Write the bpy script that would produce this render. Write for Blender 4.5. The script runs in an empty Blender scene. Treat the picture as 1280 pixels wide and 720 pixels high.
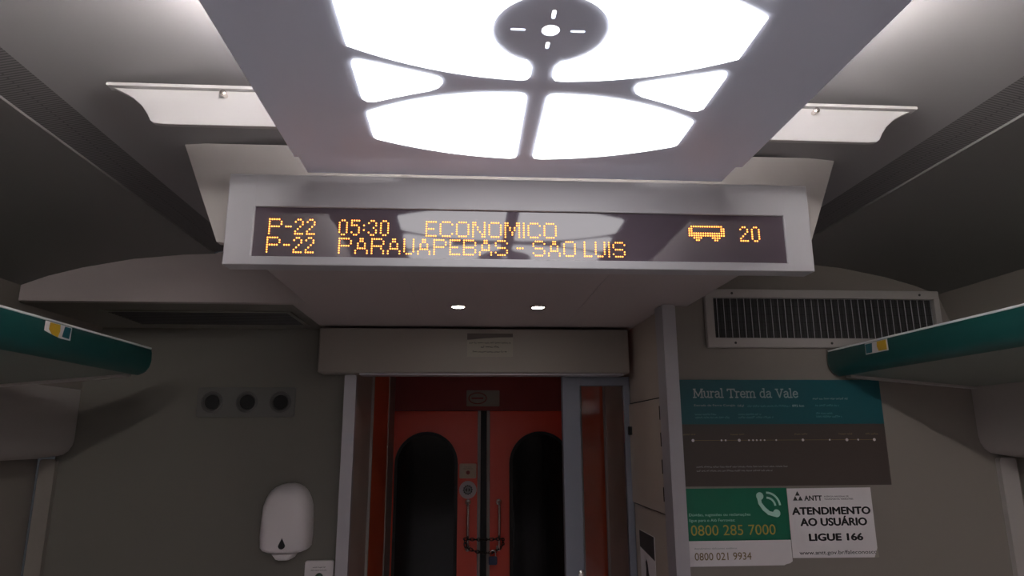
import bpy, bmesh, math, random
from mathutils import Vector, Matrix
random.seed(7)
scene = bpy.context.scene
COL = scene.collection

# ------------------------------------------------------------------ camera
CAMZ = 1.68
YAW, PITCH, ROLL, FPX = 0.0685688, 0.2214138, -0.0043701, 827.6
cam_data = bpy.data.cameras.new('camera')
cam_data.sensor_width = 36.0
cam_data.lens = FPX * 36.0 / 1280.0
cam_data.clip_start = 0.02
cam = bpy.data.objects.new('camera', cam_data)
COL.objects.link(cam)
_f = Vector((math.sin(YAW) * math.cos(PITCH), math.cos(YAW) * math.cos(PITCH), math.sin(PITCH)))
_r = Vector((math.cos(YAW), -math.sin(YAW), 0))
_u = _r.cross(_f)
_r2 = _r * math.cos(ROLL) + _u * math.sin(ROLL)
_u2 = -_r * math.sin(ROLL) + _u * math.cos(ROLL)
cam.matrix_world = Matrix(((_r2.x, _u2.x, -_f.x, 0), (_r2.y, _u2.y, -_f.y, 0), (_r2.z, _u2.z, -_f.z, CAMZ), (0, 0, 0, 1)))
scene.camera = cam

# ------------------------------------------------------------------ light and exposure
DIFFUSER_STRENGTH = 1.75
COVE_STRENGTH = 44.0
SPOT_STRENGTH = 30.0
world = bpy.data.worlds.new('world')
scene.world = world
world.use_nodes = True
world.node_tree.nodes['Background'].inputs[0].default_value = (0.5, 0.5, 0.55, 1)
world.node_tree.nodes['Background'].inputs[1].default_value = 0.02
vs = scene.view_settings
vs.view_transform = 'Standard'
vs.look = 'None'
vs.gamma = 1
vs.exposure = 1.25
vs.use_curve_mapping = False

# ------------------------------------------------------------------ materials
def lin(c):
    return tuple(((v / 255) / 12.92 if v / 255 <= 0.04045 else ((v / 255 + 0.055) / 1.055) ** 2.4) for v in c) + (1,)

def mat(name, rgb, rough=0.5, metal=0.0, spec=0.5, noise=0.0, scale=8.0, bump=0.0):
    m = bpy.data.materials.new(name)
    m.use_nodes = True
    nt = m.node_tree
    b = nt.nodes['Principled BSDF']
    b.inputs['Base Color'].default_value = lin(rgb)
    b.inputs['Roughness'].default_value = rough
    b.inputs['Metallic'].default_value = metal
    b.inputs['Specular IOR Level'].default_value = spec
    if noise or bump:
        tc = nt.nodes.new('ShaderNodeTexCoord')
        nz = nt.nodes.new('ShaderNodeTexNoise')
        nz.inputs['Scale'].default_value = scale
        nz.inputs['Detail'].default_value = 5
        nt.links.new(tc.outputs['Object'], nz.inputs['Vector'])
        if noise:
            mx = nt.nodes.new('ShaderNodeMix')
            mx.data_type = 'RGBA'
            c = lin(rgb)
            mx.inputs[6].default_value = tuple(max(0, v * (1 - noise)) for v in c[:3]) + (1,)
            mx.inputs[7].default_value = tuple(min(1, v * (1 + noise)) for v in c[:3]) + (1,)
            nt.links.new(nz.outputs['Fac'], mx.inputs[0])
            nt.links.new(mx.outputs[2], b.inputs['Base Color'])
        if bump:
            bp = nt.nodes.new('ShaderNodeBump')
            bp.inputs['Strength'].default_value = bump
            bp.inputs['Distance'].default_value = 0.002
            nt.links.new(nz.outputs['Fac'], bp.inputs['Height'])
            nt.links.new(bp.outputs[0], b.inputs['Normal'])
    return m

def emat(name, rgb, strength):
    m = bpy.data.materials.new(name)
    m.use_nodes = True
    nt = m.node_tree
    nt.nodes.clear()
    e = nt.nodes.new('ShaderNodeEmission')
    e.inputs[0].default_value = tuple(rgb) + (1,)
    e.inputs[1].default_value = strength
    o = nt.nodes.new('ShaderNodeOutputMaterial')
    nt.links.new(e.outputs[0], o.inputs[0])
    return m

def glass_mat(name, tint, ior=1.45):
    m = bpy.data.materials.new(name)
    m.use_nodes = True
    nt = m.node_tree
    nt.nodes.clear()
    t = nt.nodes.new('ShaderNodeBsdfTransparent')
    t.inputs[0].default_value = tint
    g = nt.nodes.new('ShaderNodeBsdfGlossy')
    g.inputs['Roughness'].default_value = 0.03
    fr = nt.nodes.new('ShaderNodeFresnel')
    fr.inputs[0].default_value = ior
    mx = nt.nodes.new('ShaderNodeMixShader')
    o = nt.nodes.new('ShaderNodeOutputMaterial')
    nt.links.new(fr.outputs[0], mx.inputs[0])
    nt.links.new(t.outputs[0], mx.inputs[1])
    nt.links.new(g.outputs[0], mx.inputs[2])
    nt.links.new(mx.outputs[0], o.inputs[0])
    return m

def perforated_mat(name, rgb, hole):
    m = mat(name, rgb, 0.6)
    nt = m.node_tree
    b = nt.nodes['Principled BSDF']
    tc = nt.nodes.new('ShaderNodeTexCoord')
    br = nt.nodes.new('ShaderNodeTexBrick')
    br.inputs['Color1'].default_value = lin(hole)
    br.inputs['Color2'].default_value = lin(hole)
    br.inputs['Mortar'].default_value = lin(rgb)
    br.inputs['Scale'].default_value = 1.0
    br.inputs['Mortar Size'].default_value = 0.0016
    br.inputs['Brick Width'].default_value = 0.2
    br.inputs['Row Height'].default_value = 0.0065
    nt.links.new(tc.outputs['Object'], br.inputs['Vector'])
    nt.links.new(br.outputs['Color'], b.inputs['Base Color'])
    return m

M = dict(
    wall=mat('beige_grey_laminate', (130, 122, 115), 0.45, noise=0.05, scale=3),
    endwall=mat('grey_green_laminate', (106, 102, 94), 0.5, noise=0.06, scale=3),
    passage=mat('beige_panel', (172, 158, 147), 0.4, noise=0.05, scale=4),
    ceil=mat('ceiling_enamel', (130, 126, 127), 0.5, noise=0.02, scale=2),
    lowceil=mat('lower_ceiling_panel', (114, 111, 109), 0.5, noise=0.03, scale=2),
    soffit=mat('soffit_laminate', (172, 160, 158), 0.5, noise=0.03, scale=3),
    panel=mat('satin_grey_panel', (230, 237, 255), 0.38, spec=0.4),
    white=mat('white_enamel', (164, 160, 159), 0.4),
    light_grey=mat('light_grey_housing', (172, 169, 172), 0.45),
    frame=mat('grey_frame', (165, 158, 154), 0.45),
    alu=mat('brushed_aluminium', (176, 172, 178), 0.35, metal=0.5),
    bluegrey=mat('blue_grey_aluminium', (128, 130, 142), 0.4, metal=0.2),
    chrome=mat('chrome', (225, 218, 210), 0.25, metal=1.0),
    dark=mat('matte_black', (18, 17, 17), 0.7),
    rubber=mat('black_rubber', (22, 20, 20), 0.55),
    darkgrey=mat('dark_grey_plastic', (52, 50, 50), 0.5),
    red=mat('orange_red_paint', (232, 72, 42), 0.32, noise=0.05, scale=3),
    darkred_and_shade=mat('dark_red_and_shaded_red', (138, 50, 44), 0.45),  # dark red for small marks; transom's red darkened to stand for header shadow
    orange=mat('orange_panel', (228, 104, 60), 0.4),
    green=mat('teal_green_fascia', (22, 72, 70), 0.35),
    rack=mat('rack_underside', (118, 122, 114), 0.5),
    strip=mat('white_edge_strip', (235, 235, 235), 0.35),
    teal=mat('poster_teal', (28, 84, 92), 0.35),
    brown=mat('poster_brown', (74, 64, 60), 0.35),
    vgreen=mat('sticker_green', (10, 104, 78), 0.35),
    paper=mat('white_paper', (216, 208, 210), 0.5),
    ink=mat('black_ink', (20, 18, 20), 0.5),
    greyink=mat('grey_ink', (150, 150, 150), 0.5),
    palegrey=mat('pale_lettering', (170, 172, 172), 0.5),
    mint=mat('pale_mint_lettering', (176, 214, 200), 0.5),
    gold=mat('gold_lettering', (176, 150, 62), 0.5),
    goldink=mat('dark_gold_lettering', (120, 100, 62), 0.5),
    yellow=mat('logo_yellow', (200, 158, 40), 0.45),
    logoteal=mat('logo_teal', (20, 92, 104), 0.45),
    beige=mat('beige_plastic', (198, 176, 150), 0.4),
    plate=mat('worn_notice_plate', (150, 142, 130), 0.5),
    disp=mat('white_abs', (220, 212, 214), 0.3),
    navy=mat('blue_padlock_body', (40, 52, 92), 0.35),
    steel=mat('dark_steel', (70, 62, 58), 0.35, metal=0.9),
    floor=mat('pale_vinyl_floor', (242, 236, 240), 0.5, noise=0.1, scale=30),
    screen=mat('tinted_acrylic', (84, 72, 81), 0.06, spec=1.0),
    windowglass=mat('dark_door_glass', (10, 10, 11), 0.12, spec=0.25),
    perf=perforated_mat('perforated_sheet', (66, 63, 63), (100, 96, 96)),
    diffuser=emat('lit_diffuser', (1.0, 0.985, 1.0), DIFFUSER_STRENGTH),
    tube=emat('lit_tube', (1.0, 0.97, 0.95), COVE_STRENGTH),
    spot=emat('lit_lens', (1.0, 0.95, 0.9), SPOT_STRENGTH),
    led=emat('amber_led', (1.0, 0.29, 0.05), 2.1),
    glass=glass_mat('clear_glass', (0.95, 0.93, 0.93, 1)),
)

# ------------------------------------------------------------------ builders
OFF = {}

class MB:
    """collects shapes in world metres, links them as ONE mesh object"""
    def __init__(self):
        self.bm = bmesh.new()
    def box(self, x0, x1, y0, y1, z0, z1, bev=0.0, seg=2):
        t = bmesh.new()
        bmesh.ops.create_cube(t, size=1)
        for v in t.verts:
            v.co = Vector((x0 + (v.co.x + .5) * (x1 - x0), y0 + (v.co.y + .5) * (y1 - y0), z0 + (v.co.z + .5) * (z1 - z0)))
        if bev:
            bmesh.ops.bevel(t, geom=list(t.edges), offset=bev, segments=seg, affect='EDGES', profile=0.5)
        self.merge(t)
        return self
    def merge(self, t):
        me = bpy.data.meshes.new('tmp')
        t.to_mesh(me)
        t.free()
        self.bm.from_mesh(me)
        bpy.data.meshes.remove(me)
    def prism(self, pts, axis, a0, a1, bev=0.0):
        """polygon pts (2D) extruded along axis. axis 'y': pts=(x,z); 'x': pts=(y,z); 'z': pts=(x,y)"""
        t = bmesh.new()
        def P(p, a):
            return {'y': (p[0], a, p[1]), 'x': (a, p[0], p[1]), 'z': (p[0], p[1], a)}[axis]
        A = [t.verts.new(P(p, a0)) for p in pts]
        B = [t.verts.new(P(p, a1)) for p in pts]
        n = len(pts)
        t.faces.new(A)
        t.faces.new(B[::-1])
        for i in range(n):
            t.faces.new((A[i], B[i], B[(i + 1) % n], A[(i + 1) % n]))
        bmesh.ops.recalc_face_normals(t, faces=t.faces)
        if bev:
            es = [e for e in t.edges if e.calc_face_angle(0) > 0.5]
            bmesh.ops.bevel(t, geom=es, offset=bev, segments=2, affect='EDGES', profile=0.5)
        self.merge(t)
        return self
    def tube(self, pts, r, n=10, closed=False):
        t = bmesh.new()
        pts = [Vector(p) for p in pts]
        rings = []
        N = len(pts)
        up = None
        for i, p in enumerate(pts):
            if closed:
                d = pts[(i + 1) % N] - pts[i - 1]
            else:
                d = pts[min(i + 1, N - 1)] - pts[max(i - 1, 0)]
            d.normalize()
            if up is None:
                up = d.orthogonal().normalized()
            up = (up - d * up.dot(d)).normalized()
            s = d.cross(up)
            rings.append([t.verts.new(p + (up * math.cos(2 * math.pi * k / n) + s * math.sin(2 * math.pi * k / n)) * r) for k in range(n)])
        for i in range(N if closed else N - 1):
            a, b = rings[i], rings[(i + 1) % N]
            for k in range(n):
                t.faces.new((a[k], a[(k + 1) % n], b[(k + 1) % n], b[k]))
        if not closed:
            t.faces.new(rings[0][::-1])
            t.faces.new(rings[-1])
        bmesh.ops.recalc_face_normals(t, faces=t.faces)
        self.merge(t)
        return self
    def lathe(self, c, axis, prof, n=28):
        """prof: list of (radius, distance along axis) turned about axis through c"""
        t = bmesh.new()
        c = Vector(c)
        ax = {'x': Vector((1, 0, 0)), 'y': Vector((0, 1, 0)), 'z': Vector((0, 0, 1))}[axis]
        u = ax.orthogonal().normalized()
        w = ax.cross(u)
        rings = []
        for r, h in prof:
            rings.append([t.verts.new(c + ax * h + (u * math.cos(2 * math.pi * k / n) + w * math.sin(2 * math.pi * k / n)) * max(r, 1e-5)) for k in range(n)])
        for a, b in zip(rings, rings[1:]):
            for k in range(n):
                t.faces.new((a[k], a[(k + 1) % n], b[(k + 1) % n], b[k]))
        t.faces.new(rings[0][::-1])
        t.faces.new(rings[-1])
        bmesh.ops.recalc_face_normals(t, faces=t.faces)
        self.merge(t)
        return self
    def build(self, name, m, parent=None, smooth=False, **kw):
        me = bpy.data.meshes.new(name)
        self.bm.to_mesh(me)
        self.bm.free()
        return link_mesh(name, me, m, parent, smooth, **kw)

def link_mesh(name, me, m, parent=None, smooth=False, label=None, cat=None, group=None, kind=None):
    me.materials.clear()
    me.materials.append(m)
    o = bpy.data.objects.new(name, me)
    COL.objects.link(o)
    if parent is not None:
        off = OFF[parent.name]
        o.parent = parent
    else:
        xs = [v.co.x for v in me.vertices]; ys = [v.co.y for v in me.vertices]; zs = [v.co.z for v in me.vertices]
        off = Vector(((min(xs) + max(xs)) / 2, (min(ys) + max(ys)) / 2, min(zs)))
        o.location = off
    me.transform(Matrix.Translation(-off))
    OFF[o.name] = off
    if smooth:
        for p in me.polygons:
            p.use_smooth = True
        me.set_sharp_from_angle(angle=math.radians(40))
    tag(o, label, cat, group, kind)
    return o

def tag(o, label=None, cat=None, group=None, kind=None):
    if label: o['label'] = label
    if cat: o['category'] = cat
    if group: o['group'] = group
    if kind: o['kind'] = kind

def thing(name, loc, label, cat, group=None, kind=None):
    o = bpy.data.objects.new(name, None)
    COL.objects.link(o)
    o.location = loc
    o.empty_display_size = 0.05
    OFF[o.name] = Vector(loc)
    tag(o, label, cat, group, kind)
    return o

def struct(mb, name, m, label, cat, smooth=False):
    return mb.build(name, m, None, smooth, label=label, cat=cat, kind='structure')

def text_mesh(s, bold=0.0, spacing=1.0):
    cu = bpy.data.curves.new('text', 'FONT')
    cu.body = s
    cu.size = 1.0
    cu.offset = bold
    cu.extrude = 0.0
    cu.space_character = spacing
    cu.resolution_u = 4
    o = bpy.data.objects.new('text', cu)
    COL.objects.link(o)
    dg = bpy.context.evaluated_depsgraph_get()
    me = bpy.data.meshes.new_from_object(o.evaluated_get(dg))
    bpy.data.objects.remove(o)
    bpy.data.curves.remove(cu)
    return me

def text(parent, s, x0, x1, z0, z1, y, m, bold=0.0, spacing=1.0, name='lettering', label=None):
    """lettering whose outline fills x0..x1, z0..z1 on the plane y, facing -y"""
    me = text_mesh(s, 0.0, spacing)
    if bold:
        bb = bmesh.new()
        for i_, (dx_, dy_) in enumerate(((bold, 0), (-bold, 0), (0, bold * .8), (0, -bold * .8), (bold * .6, bold * .5), (-bold * .6, -bold * .5), (-bold * .6, bold * .5), (bold * .6, -bold * .5))):
            me.transform(Matrix.Translation((dx_, dy_, i_ * 4e-5)))
            bb.from_mesh(me)
            me.transform(Matrix.Translation((-dx_, -dy_, -i_ * 4e-5)))
        bb.to_mesh(me)
        bb.free()
    us = [v.co.x for v in me.vertices]; vs_ = [v.co.y for v in me.vertices]
    u0, u1, v0, v1 = min(us), max(us), min(vs_), max(vs_)
    for v in me.vertices:
        v.co = Vector((x0 + (v.co.x - u0) / (u1 - u0) * (x1 - x0), y - v.co.z, z0 + (v.co.y - v0) / (v1 - v0) * (z1 - z0)))
    return link_mesh(name, me, m, parent, label=label)

def blurred_line(parent, x0, x1, z0, z1, y, m, seed=1):
    """a line of print too small to read: small irregular letter blocks grouped in words"""
    rnd = random.Random(seed)
    h = z1 - z0
    mb = MB()
    x = x0
    left = rnd.randint(3, 8)
    while x < x1 - h * 0.3:
        w = h * rnd.uniform(0.35, 0.6)
        zt = z1 if rnd.random() < 0.3 else z0 + h * 0.72
        if rnd.random() < 0.5:
            mb.box(x, min(x + w, x1), y - 0.0003, y, z0, z0 + h * 0.3)
            mb.box(x, x + w * 0.35, y - 0.0003, y, z0 + h * 0.3, zt)
        else:
            mb.box(x, x + w * 0.35, y - 0.0003, y, z0, zt)
            mb.box(x + w * 0.36, min(x + w, x1), y - 0.0003, y, zt - h * 0.3, zt)
        x += w + h * 0.16
        left -= 1
        if left == 0:
            x += h * 0.5
            left = rnd.randint(3, 8)
    return mb.build('small_print', m, parent)

def flat(parent, name, pts, y, m, t=0.0006, label=None):
    """thin printed shape, pts=(x,z), lying on the plane y and facing -y"""
    return MB().prism(pts, 'y', y - t, y).build(name, m, parent, label=label)

def rect(x0, x1, z0, z1):
    return [(x0, z0), (x1, z0), (x1, z1), (x0, z1)]

def rrect(x0, x1, z0, z1, r, n=5):
    out = []
    for cx, cz, a0 in ((x1 - r, z1 - r, 0), (x0 + r, z1 - r, 90), (x0 + r, z0 + r, 180), (x1 - r, z0 + r, 270)):
        for k in range(n + 1):
            a = math.radians(a0 + 90 * k / n)
            out.append((cx + r * math.cos(a), cz + r * math.sin(a)))
    return out

def disc(cx, cz, r, n=28):
    return [(cx + r * math.cos(2 * math.pi * k / n), cz + r * math.sin(2 * math.pi * k / n)) for k in range(n)]

def copy_to(o, parent, dloc):
    c = o.copy()
    COL.objects.link(c)
    c.parent = parent
    c.location = Vector(o.location) + Vector(dloc)
    OFF[c.name] = OFF[o.name] - Vector(dloc)
    return c

# ------------------------------------------------------------------ the setting
AX = 0.105            # centre line of the carriage
ZS = 2.094            # soffit height
YB = 2.08             # bulkhead plane
YL = 2.60             # left end wall plane
YD = 4.0              # gangway doors
YBACK = -9.0
SIDE = 1.66

struct(MB().box(AX - SIDE, AX + SIDE, YBACK, 4.3, -0.05, 0), 'floor', M['floor'], 'grey vinyl floor of the carriage', 'floor')
# arched ceiling
prof = [(0, 2.325), (0.30, 2.318), (0.50, 2.305), (0.72, 2.287), (0.83, 2.272)]
low = [(0.907, 2.250), (1.0, 2.246), (1.15, 2.230), (1.30, 2.200), (1.40, 2.172), (1.475, 2.142)]
c = [(AX + o_, z) for o_, z in prof]
cl = [(AX - o_, z) for o_, z in prof[1:]]
top = cl[::-1] + c
struct(MB().prism(top + [(p[0], p[1] + 0.02) for p in top[::-1]], 'y', YBACK, YB), 'ceiling', M['ceil'], 'arched pale grey ceiling above the dropped light panel', 'ceiling', True)
for sgn, side in ((-1, 'left'), (1, 'right')):
    band = [(AX + sgn * 0.83, 2.272), (AX + sgn * 0.907, 2.255)]
    struct(MB().prism(band + [(p[0], p[1] + 0.02) for p in band[::-1]], 'y', YBACK, YB), 'ceiling_perforated_band', M['perf'], 'dark perforated strip running along the %s ceiling' % side, 'ceiling')
    lp = [(AX + sgn * o_, z) for o_, z in low]
    struct(MB().prism(lp + [(p[0], p[1] + 0.012) for p in lp[::-1]], 'y', YBACK, YB), 'ceiling_lower_panel', M['lowceil'], 'dark curved lower ceiling panel on the %s side' % side, 'ceiling', True)
# side walls: upper face, valance under the rack, set-back lower wall
for sgn, side, yend in ((-1, 'left', YL), (1, 'right', YB)):
    a = AX + sgn * 1.475
    b = AX + sgn * 1.54
    o_ = AX + sgn * SIDE
    pts = [(a, 2.16), (a, 2.142), (b, 1.95), (b, 1.86), (o_, 1.86), (o_, 0), (o_ + sgn * 0.04, 0), (o_ + sgn * 0.04, 2.16)]
    struct(MB().prism(pts, 'y', YBACK, yend), 'wall_' + side, M['wall'], '%s side wall of the carriage' % side, 'wall')
    v = [(b + sgn * 0.001, 1.859)] + [(b, 1.68)] + [(b + sgn * 0.05 * (1 - math.cos(t)), 1.68 - 0.06 * math.sin(t)) for t in (0.4, 0.8, 1.2, 1.57)] + [(o_ - sgn * 0.001, 1.61), (o_ - sgn * 0.001, 1.859)]
    struct(MB().prism(v, 'y', YBACK, yend - 0.002), 'trim_1' if sgn < 0 else 'trim_2', M['frame'], 'rounded valance on the %s wall under the luggage rack' % side, 'trim', True)
    struct(MB().prism(rrect(min(o_ - sgn * 0.02, o_ - sgn * 0.075), max(o_ - sgn * 0.02, o_ - sgn * 0.075), 0, 1.609, 0.008, 2), 'y', yend - 0.02, yend - 0.001), 'trim_3' if sgn < 0 else 'trim_4', M['wall'] if sgn < 0 else M['frame'], 'pale vertical corner strip below the %s valance' % side, 'trim')
# bulkhead above the soffit, left part and right part
arch = [(o_, z) for o_, z in prof + low]
A_L = [(AX - o_, z) for o_, z in arch]
A_R = [(AX + o_, z) for o_, z in arch]
struct(MB().prism([(AX - 1.475, ZS), (AX - 0.6102, ZS), (AX - 0.6102, 2.2702), (AX, 2.2702)] + A_L, 'y', YB, YB + 0.03), 'wall_bulkhead_left', M['soffit'], 'arched bulkhead face left of the display box', 'wall')
struct(MB().prism([(AX + 0.56, 0), (AX + SIDE, 0), (AX + SIDE, 2.1)] + A_R[::-1][:-1] + [(AX, 2.325), (AX, 2.2702), (AX + 0.6102, 2.2702), (AX + 0.6102, ZS - 0.0002), (AX + 0.56, ZS - 0.0002)], 'y', YB, YB + 0.03), 'wall_bulkhead_right', M['wall'], 'beige grey end wall right of the passage carrying posters and a grille', 'wall')
# soffit and vestibule shell
struct(MB().box(AX - 1.56, AX - 0.6601, YB + 0.0301, YL, ZS, ZS + 0.03), 'ceiling_vent_soffit', M['endwall'], 'left soffit panel with the slotted vent, colour darkened for shade', 'ceiling')  # darker laminate puts the shade of this unlit soffit into its colour
struct(MB().box(AX - 0.66, AX + 0.62, YB + 0.0301, 4.2, ZS, ZS + 0.03), 'ceiling_soffit', M['soffit'], 'flat soffit above the door header', 'ceiling')
struct(MB().box(AX - 0.61, AX + 0.61, 1.372, YB + 0.03, ZS, 2.27), 'ceiling_display_box', M['soffit'], 'boxed soffit with two downlights behind the display', 'ceiling')
struct(MB().box(AX - 1.6, -0.45, YL, YL + 0.03, 0, ZS), 'wall_end_left', M['endwall'], 'dark grey end wall left of the doors with the soap dispenser', 'wall')
struct(MB().box(-0.46, -0.43, YL + 0.03, 4.2, 0, ZS), 'wall_passage_left', M['passage'], 'left wall of the passage to the red doors', 'wall')
struct(MB().box(0.645, 0.665, YB + 0.03, 4.2, 0, ZS), 'wall_passage_right', M['passage'], 'right wall of the passage to the red doors', 'wall')
struct(MB().box(AX - SIDE, AX + SIDE, YBACK - 0.04, YBACK, 0, 2.33), 'wall_back', M['wall'], 'rear wall behind the viewer', 'wall')
struct(MB().box(-0.46, 0.68, 4.2, 4.23, 0, ZS), 'wall_gangway', M['dark'], 'dark gangway behind the red doors', 'wall')
# seams of the downlight panel
for k, x in enumerate((AX - 0.265, AX + 0.265)):
    struct(MB().box(x - 0.001, x + 0.001, 1.40, 2.45, ZS - 0.0012, ZS - 0.0002), 'trim_%d' % (5 + k), M['frame'], 'fine seam line on the soffit %s of the downlights' % ('left', 'right')[k], 'trim')
# corner posts at the passage mouth
struct(MB().prism(rrect(-0.462, -0.418, 0, 1.914, 0.006, 3), 'y', 2.565, 2.60), 'trim_7', M['alu'], 'pale aluminium post left of the passage mouth', 'trim')
struct(MB().prism(rrect(0.622, 0.664, 0, ZS - 0.001, 0.006, 3), 'y', 2.045, YB), 'trim_8', M['alu'], 'pale aluminium corner post right of the passage beside the posters', 'trim')
struct(MB().box(0.622, 0.644, YB, 2.13, 0, ZS - 0.001), 'trim_9', M['alu'], 'return flange of the aluminium corner post', 'trim')
# jamb between the orange panel and the doors
for sgn, x, side in ((1, -0.43, 'left'), (-1, 0.645, 'right')):
    struct(MB().box(min(x, x + sgn * 0.012), max(x, x + sgn * 0.012), 3.70, 3.98, 0, ZS - 0.001), 'trim_10' if sgn > 0 else 'trim_11', M['frame'], 'grey jamb on the %s side just before the red doors' % side, 'trim')

# ------------------------------------------------------------------ dropped ceiling panel with its luminaire
PW = 0.435
ZP = 2.20
YC = 0.768
Y0, Y1 = 0.34, 1.195
for k in range(6):
    ya = Y0 - 0.001 - 1.70 * k
    yb = max(Y1 + 0.001 - 1.70 * (k + 1), YBACK)
    if k == 5: yb = YBACK
    struct(MB().box(AX - PW, AX + PW, yb, ya, ZP, ZP + 0.006), 'ceiling_dropped_panel', M['panel'], 'grey dropped ceiling panel between two luminaires', 'ceiling')
struct(MB().box(AX - PW, AX + PW, Y1 + 0.004, 1.30, ZP + 0.012, ZP + 0.022), 'trim_12', M['panel'], 'grey filler panel between luminaire and display', 'trim')

def smooth_loop(pts, it=2, sharp=()):
    """round the corners of a polygon a little"""
    for _ in range(it):
        out = []
        n = len(pts)
        for i in range(n):
            a, b = Vector(pts[i]), Vector(pts[(i + 1) % n])
            out.append(tuple(a * .8 + b * .2)); out.append(tuple(a * .2 + b * .8))
        pts = out
    return pts

def arc(p, q, bulge, n=10):
    """points from p to q on a shallow parabola"""
    p, q = Vector(p), Vector(q)
    d = q - p
    nrm = Vector((-d.y, d.x)).normalized()
    return [tuple(p + d * (k / n) + nrm * bulge * 4 * (k / n) * (1 - k / n)) for k in range(n + 1)]

# openings, measured on the left half (u = distance from the centre line, v = from the hub centre)
HUB = 0.077
def opening_big():
    up = []
    up += arc((-0.272, 0.047), (-0.030, 0.121), 0.0165, 14)
    up += [(-0.021, 0.119), (-0.0165, 0.110), (-0.0165, 0.088)]
    for k in range(0, 13):
        a = math.radians(252 - k * 6.0)          # left flank of the hub, from below to its middle
        up.append((HUB * math.cos(a), -HUB * math.sin(a)))
    dn = [(u, -v) for u, v in up[::-1]][1:]
    return up + dn
def opening_small():
    p = arc((-0.262, 0.083), (-0.160, 0.119), 0.0, 6) + [(-0.148, 0.126), (-0.146, 0.137), (-0.152, 0.150)]
    p += arc((-0.165, 0.160), (-0.255, 0.200), 0.001, 5) + [(-0.266, 0.200), (-0.273, 0.191), (-0.273, 0.094), (-0.270, 0.085)]
    return p
def opening_outer():
    p = arc((-0.272, 0.238), (-0.030, 0.163), -0.020, 14) + [(-0.021, 0.165), (-0.016, 0.174), (-0.0155, 0.392), (-0.018, 0.401), (-0.026, 0.404)]
    p += arc((-0.036, 0.404), (-0.268, 0.335), -0.013, 10) + [(-0.273, 0.328), (-0.273, 0.243)]
    return p
shapes = []
for f in (opening_big, opening_small, opening_outer):
    base = f()
    variants = [(1, 1), (-1, 1)] if f is opening_big else [(1, 1), (-1, 1), (1, -1), (-1, -1)]
    for su, sv in variants:
        shapes.append([(AX + su * u, YC + sv * v) for u, v in base])
slots = [disc(AX, YC, 0.012, 20)]
for du, dv, w, h in ((-0.043, 0, 0.010, 0.0025), (0.036, 0, 0.010, 0.0025), (0, -0.034, 0.0028, 0.009), (0, 0.034, 0.0028, 0.008)):
    slots.append(rrect(AX + du - w, AX + du + w, YC + dv - h, YC + dv + h, min(w, h) * 0.95, 3))
def plate_with_holes(outer, holes, z, t):
    cu = bpy.data.curves.new('plate', 'CURVE')
    cu.dimensions = '2D'
    cu.fill_mode = 'BOTH'
    cu.extrude = t / 2
    for loop in [outer] + holes:
        sp = cu.splines.new('POLY')
        sp.points.add(len(loop) - 1)
        for p, q in zip(sp.points, loop):
            p.co = (q[0], q[1], 0, 1)
        sp.use_cyclic_u = True
    o = bpy.data.objects.new('plate', cu)
    COL.objects.link(o)
    dg = bpy.context.evaluated_depsgraph_get()
    me = bpy.data.meshes.new_from_object(o.evaluated_get(dg))
    bpy.data.objects.remove(o)
    bpy.data.curves.remove(cu)
    me.transform(Matrix.Translation((0, 0, z + t / 2)))
    return me
LENS = 0.003  # panes dropped below the plate, added so their glow brightens the panel
lum = thing('ceiling_luminaire', (AX, YC, ZP), 'large white backlit ceiling luminaire with round hub and curved openings', 'ceiling light')
link_mesh('cover_plate', plate_with_holes([(AX - PW, Y0), (AX + PW, Y0), (AX + PW, Y1), (AX - PW, Y1)], shapes + slots, ZP, 0.004), M['panel'], lum)
mbd = MB()
mbd.box(AX - 0.29, AX + 0.29, YC - 0.42, YC + 0.42, ZP + 0.0045, ZP + 0.014)
for loop in shapes:
    mbd.prism(loop, 'z', ZP - LENS, ZP + 0.0044)
dif = mbd.build('diffuser', M['diffuser'], lum, label='glowing white diffuser')
plate_o = lum.children[0]
NTH = ('second', 'third', 'fourth', 'fifth', 'sixth')
for k in range(5):
    l2 = lum.copy()
    COL.objects.link(l2)
    l2.location = (AX, YC - 1.70 * (k + 1), ZP)
    l2['label'] = 'white backlit ceiling luminaire in the cabin, %s from the display' % NTH[k]
    for ch_ in (plate_o, dif):
        c2 = ch_.copy()
        COL.objects.link(c2)
        c2.parent = l2
    tag(l2, group='ceiling luminaires along the cabin')
tag(lum, group='ceiling luminaires along the cabin')

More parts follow.
